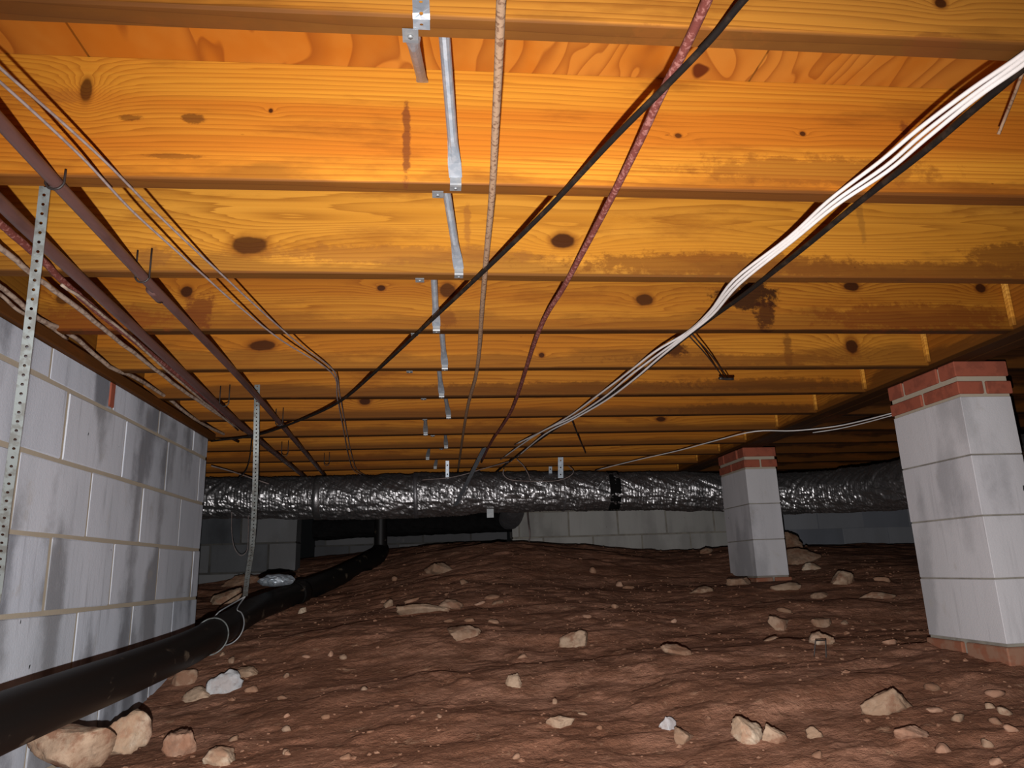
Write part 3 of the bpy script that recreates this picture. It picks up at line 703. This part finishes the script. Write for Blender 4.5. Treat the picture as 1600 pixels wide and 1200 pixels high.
# strap plate on the first joist face
p0 = at(658, 0, Z=HB-.0005); p0 = at(657, 10, Y=Y0-.0395)
pl = strap('nail_plate', [(p0.x-.004, Y0-.0395, HB+.08), (p0.x, Y0-.0395, HB+.03), (p0.x+.001, Y0-.0400, HB+.0015), (p0.x+.001, Y0-.034, HB-.0016), (p0.x+.001, Y0-.018, HB-.0016)], .021, (1,0,0), M['galv'], None, .016, .0025, .0012, 8)
tag(pl, 'punched steel strap end nailed to the nearest joist at top centre', 'strap')

# ------------------------------------------------------------------ pipes and cables under the joists
def line(name, pix, Z, r, mat, label, cat='cable', group=None, k=5, sides=8, wob=0, ext=None, seed=0):
    pts = [tuple(at(u, v, Z=(Z[i_] if isinstance(Z, list) else Z))) for i_, (u, v) in enumerate(pix)]
    if ext: pts = [ext] + pts if ext[1] < pts[0][1] else pts + [ext]
    o = tube(name, pts, r, mat, None, k, sides, wob=wob, seed=seed); tag(o, label, cat, group); return o
# two water pipes
pA = line('water_pipe', [(-60,125),(0,190),(60,256),(150,353),(240,450),(400,618),(515,752)], HB-.014, .0108, M['pipe'], 'dark brown water pipe nearer the middle, running along under the joists', 'pipe', 'brown water pipes under the joists', k=4, sides=14)
pB = line('water_pipe', [(-60,258),(0,316),(60,374),(190,494),(390,676),(485,752)], HB-.016, .0128, M['pipe'], 'brown water pipe nearer the left wall, running along under the joists', 'pipe', 'brown water pipes under the joists', k=4, sides=14)
def clip(u, v, Z, r, parent, tall=.05):
    p = at(u, v, Z=Z); x, y, z = p
    y = round((y-Y0+.0)/S)*S+Y0-.046
    # pipe x at this y
    vs_ = np.array([vv.co[:] for vv in parent.data.vertices]); near = vs_[np.abs(vs_[:, 1]-y) < .12]; x = near[:, 0].mean() if len(near) else x
    pts = [(x-r-.004, y, z+r+tall), (x-r-.004, y, z+.002)] + [(x-(r+.004)*math.cos(a), y, z-(r+.004)*math.sin(a)) for a in np.linspace(.3, math.pi-.3, 5)] + [(x+r+.004, y, z+.002), (x+r+.004, y, z+r+tall*1.1)]
    tube('pipe_hook', pts, .0022, M['thin_black'], parent, 2, 6)
clip(245, 455, HB-.014, .0108, pA); clip(450, 655, HB-.014, .0108, pA); clip(505, 718, HB-.014, .0108, pA); clip(60, 256, HB-.014, .0108, pA, .01)
clip(355, 632, HB-.016, .0128, pB); clip(445, 708, HB-.016, .0128, pB)
for (o_, us) in ((pA, (246, 457)),):
    p = at(us[0]-2, us[1]+2, Z=HB-.014); d_ = np.array([-.012, 1, 0]); tube('pipe_coupling', [np.array(p)-d_*.03, np.array(p), np.array(p)+d_*.03], .0132, M['pipe'], o_, 2, 14)

line('corroded_pipe', [(-50,306),(0,350),(50,392),(110,450),(170,500),(300,605),(380,672)], HB-.010, .0075, M['redrust'], 'red corroded thin pipe between the brown pipes and the left wall', 'pipe', wob=.0008)
line('dusty_cable', [(-60,340),(0,386),(60,436),(120,480),(190,536),(270,598),(330,640),(395,682)], HB-.008, .0060, M['tan'], 'dusty tan cable running just left of the red corroded pipe', 'cable', wob=.0008)
line('dusty_cable', [(96,446),(140,476),(200,524),(262,580),(320,628),(372,672)], HB-.022, .0035, M['tan'], 'thinner dusty cable crossing beside the brown pipe at left', 'cable', wob=.0008)
wallc = [(-.965,1.2,HB+.0),(-1.0,1.6,HB-.006)]
def onx(pix, X): return [tuple(at(u, v, X=X)) for (u, v) in pix]
o = tube('sill_cable', onx([(-40,425),(0,448),(25,468),(60,498),(110,522),(170,572),(215,592),(262,622),(305,655),(372,690)], -1.008), .0065, M['tan'], None, 5, 8, wob=.0006); tag(o, 'pale dusty cable stapled along the dark sill plate', 'cable')
o = tube('sill_cable', onx([(-40,440),(0,460),(30,486),(70,505),(105,530)], -1.012), .0045, M['tan'], None, 5, 8); tag(o, 'short grey cable below the pale one at the sill', 'cable')
# rods
line('rusty_tube', [(786,-40),(783,0),(779,100),(774,200),(769,300),(760,400),(754,470),(745,580),(728,650),(715,740)], HB-.008, .0062, M['rust'], 'straight tan rust-spotted tube running back from top centre', 'pipe', k=5, sides=10)
line('corroded_pipe', [(1120,-40),(1105,0),(1068,80),(1032,150),(1000,220),(960,300),(918,380),(880,450),(840,522),(800,640),(768,690),(752,722)], HB-.009, .0066, M['redrust'], 'long red corroded pipe crossing behind the black cable at top right', 'pipe', k=5, sides=10)
line('black_cable', [(1200,-40),(1160,2),(1110,62),(1040,135),(960,215),(860,322),(760,420),(655,518),(590,578),(530,628),(465,658),(400,680),(330,689)], [HB-.019]*9+[HB-.028, HB-.034, HB-.038, HB-.036], .0050, M['black_cable'], 'thick black cable running diagonally from top right to the left wall corner', 'cable', k=5, sides=10)
# four thin wires at left
W4 = [([(-40,68),(0,106),(64,162),(116,208),(169,257),(236,325),(300,386),(352,434),(402,480),(470,540),(522,580),(531,618),(540,665),(550,712),(562,738),(600,752)], 'thin grey wire, upper one of the two fanning over the left joists'),
      ([(-40,92),(0,128),(36,160),(84,204),(139,257),(202,325),(262,380),(318,430),(370,476),(440,532),(519,583),(527,622),(536,668),(545,714),(556,738),(592,751)], 'thin grey wire, lower one of the two fanning over the left joists')]
for i, (px, lb) in enumerate(W4):
    line('thin_wire', px, HB-.010-.012*i, .0023, M['thin_grey'], lb, 'wire', 'thin wires over the left joists', k=5, sides=6)
# white cable bundle
base = [(1640,50),(1600,88),(1520,146),(1440,206),(1380,258),(1300,318),(1235,374),(1150,440),(1110,488),(1075,520),(1030,552),(985,588),(940,620),(893,652),(850,674),(812,700)]
offs = [[(0,-6),(0,-5),(-3,-6),(-4,-5),(-6,-5),(-6,-4),(-3,-3),(-3,-3),(0,-2),(-1,-1),(-6,-3),(-6,-4),(-5,-3),(-3,-2),(-3,0),(-8,-5)],
        [(0,3),(0,3),(1,2),(2,3),(3,2),(0,0),(0,0),(2,0),(1,0),(0,0),(-3,3),(-2,0),(2,2),(0,1),(-10,4),(-30,18)],
        [(2,10),(3,10),(4,8),(8,10),(6,10),(5,4),(3,3),(5,4),(4,3),(1,2),(1,6),(4,6),(6,6),(3,3),(2,4),(-4,14)]]
wlab = ['white cable on the upper edge of the bundle running to the top right corner', 'white cable in the middle of the bundle running to the top right corner', 'white cable on the lower edge of the bundle, beside the thick black one']
for i in range(3):
    line('white_cable', [(u+a, v+b) for (u, v), (a, b) in zip(base, offs[i])], HB-.011-.004*i, .0036, M['white'], wlab[i], 'cable', 'white cables in the bundle', k=5, sides=8)
line('black_cable', [(1650,60),(1602,104),(1520,172),(1440,240),(1340,318),(1245,396),(1160,462),(1110,498),(1075,524),(1030,560),(980,600),(930,632),(880,662),(850,682),(800,718),(770,742)], HB-.010, .0058, M['black_cable'], 'thick black cable hugging the white cable bundle', 'cable', k=5, sides=10)
line('white_cable', [(1400,644),(1345,658),(1300,667),(1240,673),(1180,674),(1120,688),(1060,704),(990,720),(930,735)], HB-.020, .0030, M['white'], 'slim white cable swinging from the near pier toward the duct', 'cable')
line('white_cable', [(1398,648),(1350,661),(1310,670),(1270,676)], HB-.026, .0024, M['white'], 'second slim pale cable just under the one leaving the near pier', 'cable')
# small wires
o = tube('hook_wire', [at(1598,112,Y=.90), at(1588,140,Y=.93), at(1570,185,Y=1.0), at(1560,210,Y=1.02)], .0028, M['rust'], None, 4, 6); tag(o, 'stiff rusty wire hanging at the right edge below the white cables', 'wire')
for dx, lb in ((0, 'left'), (7, 'right')):
    o = tube('hanger_wire', [at(1074+dx,522,Z=HB-.012), at(1105+dx,556,Z=HB-.016), at(1130+dx,590,Z=HB-.014)], .0022, M['thin_black'], None, 3, 6); tag(o, '%s of two short dark wires going right from the white cable bend' % lb, 'wire')
o = tube('wire_clamp', [at(1124,591,Z=HB-.014), at(1134,592,Z=HB-.014), at(1146,592,Z=HB-.014)], .0055, M['thin_black'], None, 2, 8); tag(o, 'small black clamp at the end of the two short wires', 'clamp')
def wires(name, pts, r, mt, label): 
    o = tube(name, pts, r, M[mt], None, 6, 6); tag(o, label, 'wire'); return o
wires('thin_wire', [at(893,655,Z=HB-.008), at(903,680,Z=HB-.02), at(915,708,Z=HB-.02)], .003, 'thin_black', 'short dark wire dropping from the white bundle above the duct')
wires('loop_wire', [at(787,733,Y=4.70), at(787,742,Y=4.70), at(800,750,Y=4.70), at(840,752,Y=4.70), at(870,751,Y=4.70), at(890,744,Y=4.70), at(896,736,Y=4.72), at(888,728,Y=4.76)], .003, 'thin_grey', 'thin pale wire looping across the front top of the duct')
wires('loop_wire', [at(808,718,Y=4.6), at(818,728,Y=4.65), at(826,742,Y=4.7), at(828,750,Y=4.74)], .003, 'thin_grey', 'short curved wire running from the cables to the duct')
wires('thin_wire', [at(800,720,Z=HB-.01), at(760,731,Z=HB-.02), at(710,745,Y=4.77), at(660,750,Y=4.80)], .003, 'thin_grey', 'thin grey wire lying along the top of the duct')
wires('thin_wire', [at(330,728,Y=4.5), at(360,736,Y=4.6), at(390,746,Y=4.75), at(420,756,Y=4.80)], .004, 'thin_grey', 'thin pale wire above the left end of the duct')
wires('thin_wire', [at(394,682,Z=HB-.01), at(390,715,Y=4.3), at(384,735,Y=4.5), at(372,748,Y=4.7)], .004, 'thin_black', 'dark wire hanging behind the long strap at left')
wires('hanging_cable', [at(823,790,Y=5.1), at(826,820,Y=5.5), at(828,838,Y=5.6), at(824,856,Y=5.7)], .006, 'thin_grey', 'thin pale cable hanging down below the duct by the rear wall corner')
wires('loop_wire', [at(362,800,Y=4.84), at(362,830,Y=4.9), at(366,855,Y=4.9), at(376,868,Y=4.9), at(386,860,Y=4.9), at(388,835,Y=4.9), at(388,806,Y=4.86)], .0022, 'thin_grey', 'thin wire loop dangling under the left end of the duct')

# ------------------------------------------------------------------ stones
def ico(sub=3):
    import bmesh
    bm = bmesh.new(); bmesh.ops.create_icosphere(bm, subdivisions=sub, radius=1); v = np.array([x.co[:] for x in bm.verts]); f = [tuple(y.index for y in x.verts) for x in bm.faces]; bm.free(); return v, f
IV, IF = ico(4); IV3, IF3 = ico(2)
def rock(u, v, wpx, hpx, mat, label, seed, depth=1.0, rot=0.0, group=None, cuts=12, sink=.40, name='stone', low=False, near=1.0):
    p = raycast_ground(u, v+hpx*.25)*near; dist = -(p.dot(AX[2])); sx = wpx*dist/F_PX/2; sz = hpx*dist/F_PX/2*1.1; sy = (sx+sz)/2*depth
    rng = np.random.RandomState(seed); V = (IV3 if low else IV).copy()
    for _ in range(cuts):                              # flatten facets
        n = rng.normal(size=3); n /= np.linalg.norm(n); h = rng.uniform(.42, .78); d = V@n - h; V = V - np.clip(d, 0, None)[:, None]*n*.93
    nz = fbm(V[:, 0]*3+seed, V[:, 1]*3+V[:, 2]*2.3, 4, seed); V = V*(1+.26*nz[:, None]); nz2 = fbm(V[:, 0]*11+seed, V[:, 2]*11+V[:, 1]*7, 3, seed+3); V = V*(1+.20*nz2[:, None]); nz3 = fbm(V[:, 0]*24+seed, V[:, 2]*24+V[:, 1]*17, 2, seed+5); V = V*(1+.09*nz3[:, None])
    V = V/np.abs(V).max(0)*np.array([sx, sy, sz]); c_, s_ = math.cos(rot), math.sin(rot); V = np.stack([V[:, 0]*c_-V[:, 2]*s_, V[:, 1], V[:, 0]*s_+V[:, 2]*c_], 1)
    o = mesh_obj(name, V, IF3 if low else IF, mat, None, None, smooth=True)
    zc = float(gz(p.x, p.y+sy*.3)); o.location = (p.x, p.y+sy*.35, zc + abs(V[:, 2].min())*(1-2*sink)) if near == 1.0 else tuple(at(u, v, Y=p.y))
    tag(o, label, 'stone', group); return o
R_ = M
big = [
 (112,1160,150,84,'rock_tan','large tan rock at lower left leaning below the drain pipe',1,.7,.1),
 (184,1152,96,62,'rock_pale','pale tan rock against the right side of the large one below the drain pipe',2,.7,.2),
 (343,1071,66,50,'rock_grey','flat light grey rock right of the drain pipe',3,.6,-.1),
 (308,1086,50,28,'rock_tan','tan rock tucked against the left of the flat grey rock',4,.8,.2),
 (284,1166,62,54,'rock_pink','pinkish tan rock at the bottom left, beneath the flat grey rock',5,.8,.3),
 (340,1184,56,44,'rock_pale','pale rock cut by the bottom edge next to the pinkish rock',6,.8,-.2),
 (385,1052,36,22,'rock_tan','small buff rock behind the flat grey rock',7,.8,0),
 (282,1062,56,34,'rock_brown','brown rock between the drain pipe and the tan rock',31,.8,.3),
 (901,1002,56,32,'rock_tan','lone oval brown-tan rock in the middle of the dirt',8,.8,.2),
 (1062,1018,62,20,'rock_brown','low jagged crust of rock right of the lone oval rock',9,.6,-.25),
 (806,1066,32,26,'rock_tan','small rounded rock left of centre, mid foreground',10,.8,.1),
 (876,1130,46,24,'rock_tan','small pale tan wedge rock in the centre foreground',11,.8,-.15),
 (1048,1133,32,32,'rock_grey','small light grey square rock in the foreground',12,.8,0),
 (1070,1153,38,30,'rock_brown','ochre brown rounded rock touching the small grey square rock',13,.9,0),
 (1172,1150,54,44,'rock_pale','bright buff fan-shaped rock in the right foreground',14,.8,-.5),
 (1210,1152,44,40,'rock_tan','tan rock joined to the bright buff fan-shaped rock',15,.8,.2),
 (1282,1000,52,26,'rock_pale','white-faced wedge rock behind the small wire hoop',16,.8,.15),
 (1288,974,40,20,'rock_brown','brown slab stone just behind the white-faced wedge rock',17,.7,0),
 (1395,1095,96,62,'rock_tan','broad layered tan rock left of the near pier',18,.5,-.15),
 (1428,1148,72,26,'rock_pink','flat pinkish stone at lower right, beneath the layered tan rock',19,.7,-.1),
 (1275,1146,30,26,'rock_tan','round tan stone between the fan-shaped rock and the flat pinkish stone',20,.8,0),
 (1155,908,46,22,'rock_brown','rounded stone at the foot of the distant pier',21,.8,0),
 (1225,918,62,20,'rock_tan','long pale stone on the dirt right below the distant pier',22,.6,0),
 (1284,931,36,12,'rock_brown','thin flat stone beyond the white-faced wedge rock',23,.8,0),
 (1322,904,48,28,'rock_tan','tan lump of rock right of the distant pier',24,.8,0),
 (1268,886,34,16,'rock_pale','pale rock close on the right of the distant pier',25,.8,0),
 (1250,872,76,34,'rock_brown','big brown mound stone behind the distant pier',26,.9,0),
 (1236,846,50,36,'rock_brown','upright brown lump standing behind the distant pier at right',27,.9,0),
 (1104,861,26,14,'rock_brown','small stone at the foot of the back wall left of the distant pier',28,.8,0),
 (346,934,62,36,'rock_tan','buff boulder behind the drain pipe at the wall end',29,.7,.35),
 (374,908,60,24,'rock_brown','brown stone behind the buff boulder at the wall end',30,.7,.1),
 (660,953,90,22,'rock_tan','long low tan ledge rock left of centre',32,.6,0),
 (700,946,50,22,'rock_brown','brown rock on the right end of the long tan ledge rock',33,.7,0),
 (690,890,60,22,'rock_brown','flat brown rock on the far slope left of centre',34,.7,-.3),
 (725,990,56,26,'rock_brown','dull brown clod below the long tan ledge rock',35,.7,-.2),
 (607,944,16,18,'rock_tan','small upright tan stone left of the long ledge rock',36,.7,0),
 (472,955,14,12,'rock_pale','tiny pale stone beside the drain pipe midway',37,.9,0),
 (1100,922,44,14,'rock_tan','flat tan stone on the dirt left of the distant pier foot',38,.7,0),
 (1372,930,60,16,'rock_tan','long buff stone between the distant and the near pier',39,.7,0),
 (1220,978,38,30,'rock_brown','crumbly grey-brown lump left of the white-faced wedge rock',40,.8,0),
]
for (u, v, a, b, mt, lb, sd, dpth, rt) in big: rock(u, v, a, b, M[mt], lb, sd, dpth, rt, near=.86 if sd == 1 else .90 if sd == 2 else 1.0)
SHORT = ['the large lower-left rock', 'the pale rock by the large lower-left one', 'the flat light grey rock', 'the tan rock beside the flat grey one', 'the pinkish bottom-left rock', 'the rock cut by the bottom edge', 'the buff rock behind the flat grey one', 'the brown rock by the drain pipe',
 'the lone oval rock', 'the low jagged crust', 'the rounded rock left of centre', 'the pale wedge rock', 'the small grey square rock', 'the ochre rounded rock', 'the bright fan-shaped rock', 'the rock joined to the fan-shaped one', 'the white-faced wedge rock', 'the brown slab stone',
 'the broad layered rock', 'the flat pinkish stone', 'the round stone by the fan-shaped rock', 'the distant pier foot stone', 'the long pale stone', 'the thin flat stone', 'the tan lump right of the distant pier', 'the pale rock by the distant pier', 'the brown mound stone', 'the upright brown lump',
 'the back wall foot stone', 'the buff boulder', 'the brown stone behind the boulder', 'the long tan ledge rock', 'the brown rock on the ledge end', 'the flat rock on the far slope', 'the dull brown clod', 'the small upright tan stone', 'the tiny pale stone by the pipe', 'the flat stone near the distant pier', 'the long buff stone between the piers', 'the crumbly grey-brown lump']
rng = random.Random(77); spots = []
for i in range(28): spots.append((rng.uniform(420, 1440), rng.uniform(880, 1190), rng.uniform(9, 22), rng.uniform(7, 14)))
for i in range(16): spots.append((rng.uniform(1440, 1595), rng.uniform(1065, 1190), rng.uniform(12, 34), rng.uniform(9, 20)))
for i in range(14): spots.append((rng.uniform(1180, 1440), rng.uniform(900, 1010), rng.uniform(12, 36), rng.uniform(7, 15)))
for i in range(12): spots.append((rng.uniform(300, 470), rng.uniform(990, 1180), rng.uniform(10, 24), rng.uniform(8, 15)))
for i in range(10): spots.append((rng.uniform(560, 800), rng.uniform(930, 1010), rng.uniform(12, 34), rng.uniform(6, 12)))
KINDS = [('rock_tan', 'tan'), ('rock_brown', 'brown'), ('rock_brown', 'brown'), ('rock_pink', 'pinkish'), ('rock_clay', 'clay-red'), ('rock_clay', 'clay-red')]
seen_ = set()
for i, (u, v, a, b) in enumerate(spots):
    if u > 1400 and v < 1050: continue
    if any(abs(u-q[0]) < (q[2]+a)*.5 and abs(v-q[1]) < (q[3]+b)*.5 for q in big): continue
    mt, cn = KINDS[rng.randrange(6)]
    d_, k = min((math.hypot(u-q[0], (v-q[1])*1.3), k) for k, q in enumerate(big)); q = big[k]
    side = ('left of' if u < q[0] else 'right of') if abs(u-q[0]) > abs(v-q[1])*1.2 else ('behind' if v < q[1] else 'in front of')
    shp = 'flat' if a > 1.9*b else 'rounded' if a < 1.35*b else 'chunky'
    sz = 'tiny' if a < 14 else 'small'
    how = 'just ' if d_ < 45 else 'well ' if d_ > 110 else ''
    lb = '%s %s %s stone %s%s %s' % (sz, shp, cn, how, side, SHORT[k])
    if lb in seen_: continue
    seen_.add(lb)
    rock(u, v, a, b, M[mt], lb, 200+i, .9, rng.uniform(-.3,.3), 'small loose stones on the dirt', sink=.42, name='small_stone', low=True)

# gravel and clods nobody could count
def gravel():
    r = np.random.RandomState(5); v = []; f = []; base_, bf = IV3[:], IF3
    import bmesh
    bm = bmesh.new(); bmesh.ops.create_icosphere(bm, subdivisions=1, radius=1); bv = np.array([x.co[:] for x in bm.verts]); bf = [tuple(y.index for y in x.verts) for x in bm.faces]; bm.free()
    n = 3600; xs = r.uniform(-1.0, 2.7, n); ys = 1.7 + 4.1*r.uniform(0, 1, n)**1.25; dens = fbm(xs*1.6, ys*2.2, 3, 33); zz = gz(xs, ys)
    for i in range(n):
        if dens[i] < r.uniform(-.25, .15): continue
        if xs[i] < -.95 and ys[i] < 3.5: continue
        if 1.78 < xs[i] < 2.02 and (2.25 < ys[i] < 2.72 or 4.1 < ys[i] < 4.55): continue
        s_ = r.lognormal(-5.75, .45); s_ = min(s_, .011); q_ = bv*(1+r.uniform(-.35, .35, (len(bv), 1)))*np.array([1.3, 1.1, .75])*s_
        a = r.uniform(0, 6.28); c_, d_ = math.cos(a), math.sin(a); q_ = np.stack([q_[:, 0]*c_-q_[:, 1]*d_, q_[:, 0]*d_+q_[:, 1]*c_, q_[:, 2]], 1)
        b0 = len(v); v.extend((q_+np.array([xs[i], ys[i], zz[i]+s_*.25])).tolist()); f.extend([(x+b0, y+b0, z+b0) for x, y, z in bf])
    o = mesh_obj('gravel', v, f, mat_rock('gravel_stone', (.32,.175,.11), (.22,.105,.06), (.20,.095,.055), 30), None); tag(o, 'loose gravel and clay crumbs spread over the dirt', 'gravel', None, 'stuff')
gravel()

# wire hoop stuck in the dirt
g = raycast_ground(1282, 1028); e = .001*0
l_ = at(1272, 1026, Y=g.y); m_ = at(1274, 1003, Y=g.y); n_ = at(1290, 1002, Y=g.y); r_ = at(1291, 1030, Y=g.y)
wires('wire_hoop', [l_, m_, m_+Vector((.006,0,.004)), n_-Vector((.004,0,-.003)), n_, r_], .0022, 'thin_black', 'small dark wire hoop standing in the dirt at right')
# crumpled foil scrap behind the drain pipe
g = raycast_ground(432, 905); V = IV.copy(); nz = fbm(V[:, 0]*4, V[:, 1]*4+V[:, 2]*3, 4, 9); V = V*(1+.5*nz[:, None])*np.array([.085, .05, .030])
o = mesh_obj('foil_scrap', V, IF, M['galv'], None, tuple(Vector(at(432, 907, Y=3.95))), smooth=False); tag(o, 'bright crumpled foil scrap behind the black drain pipe', 'scrap')
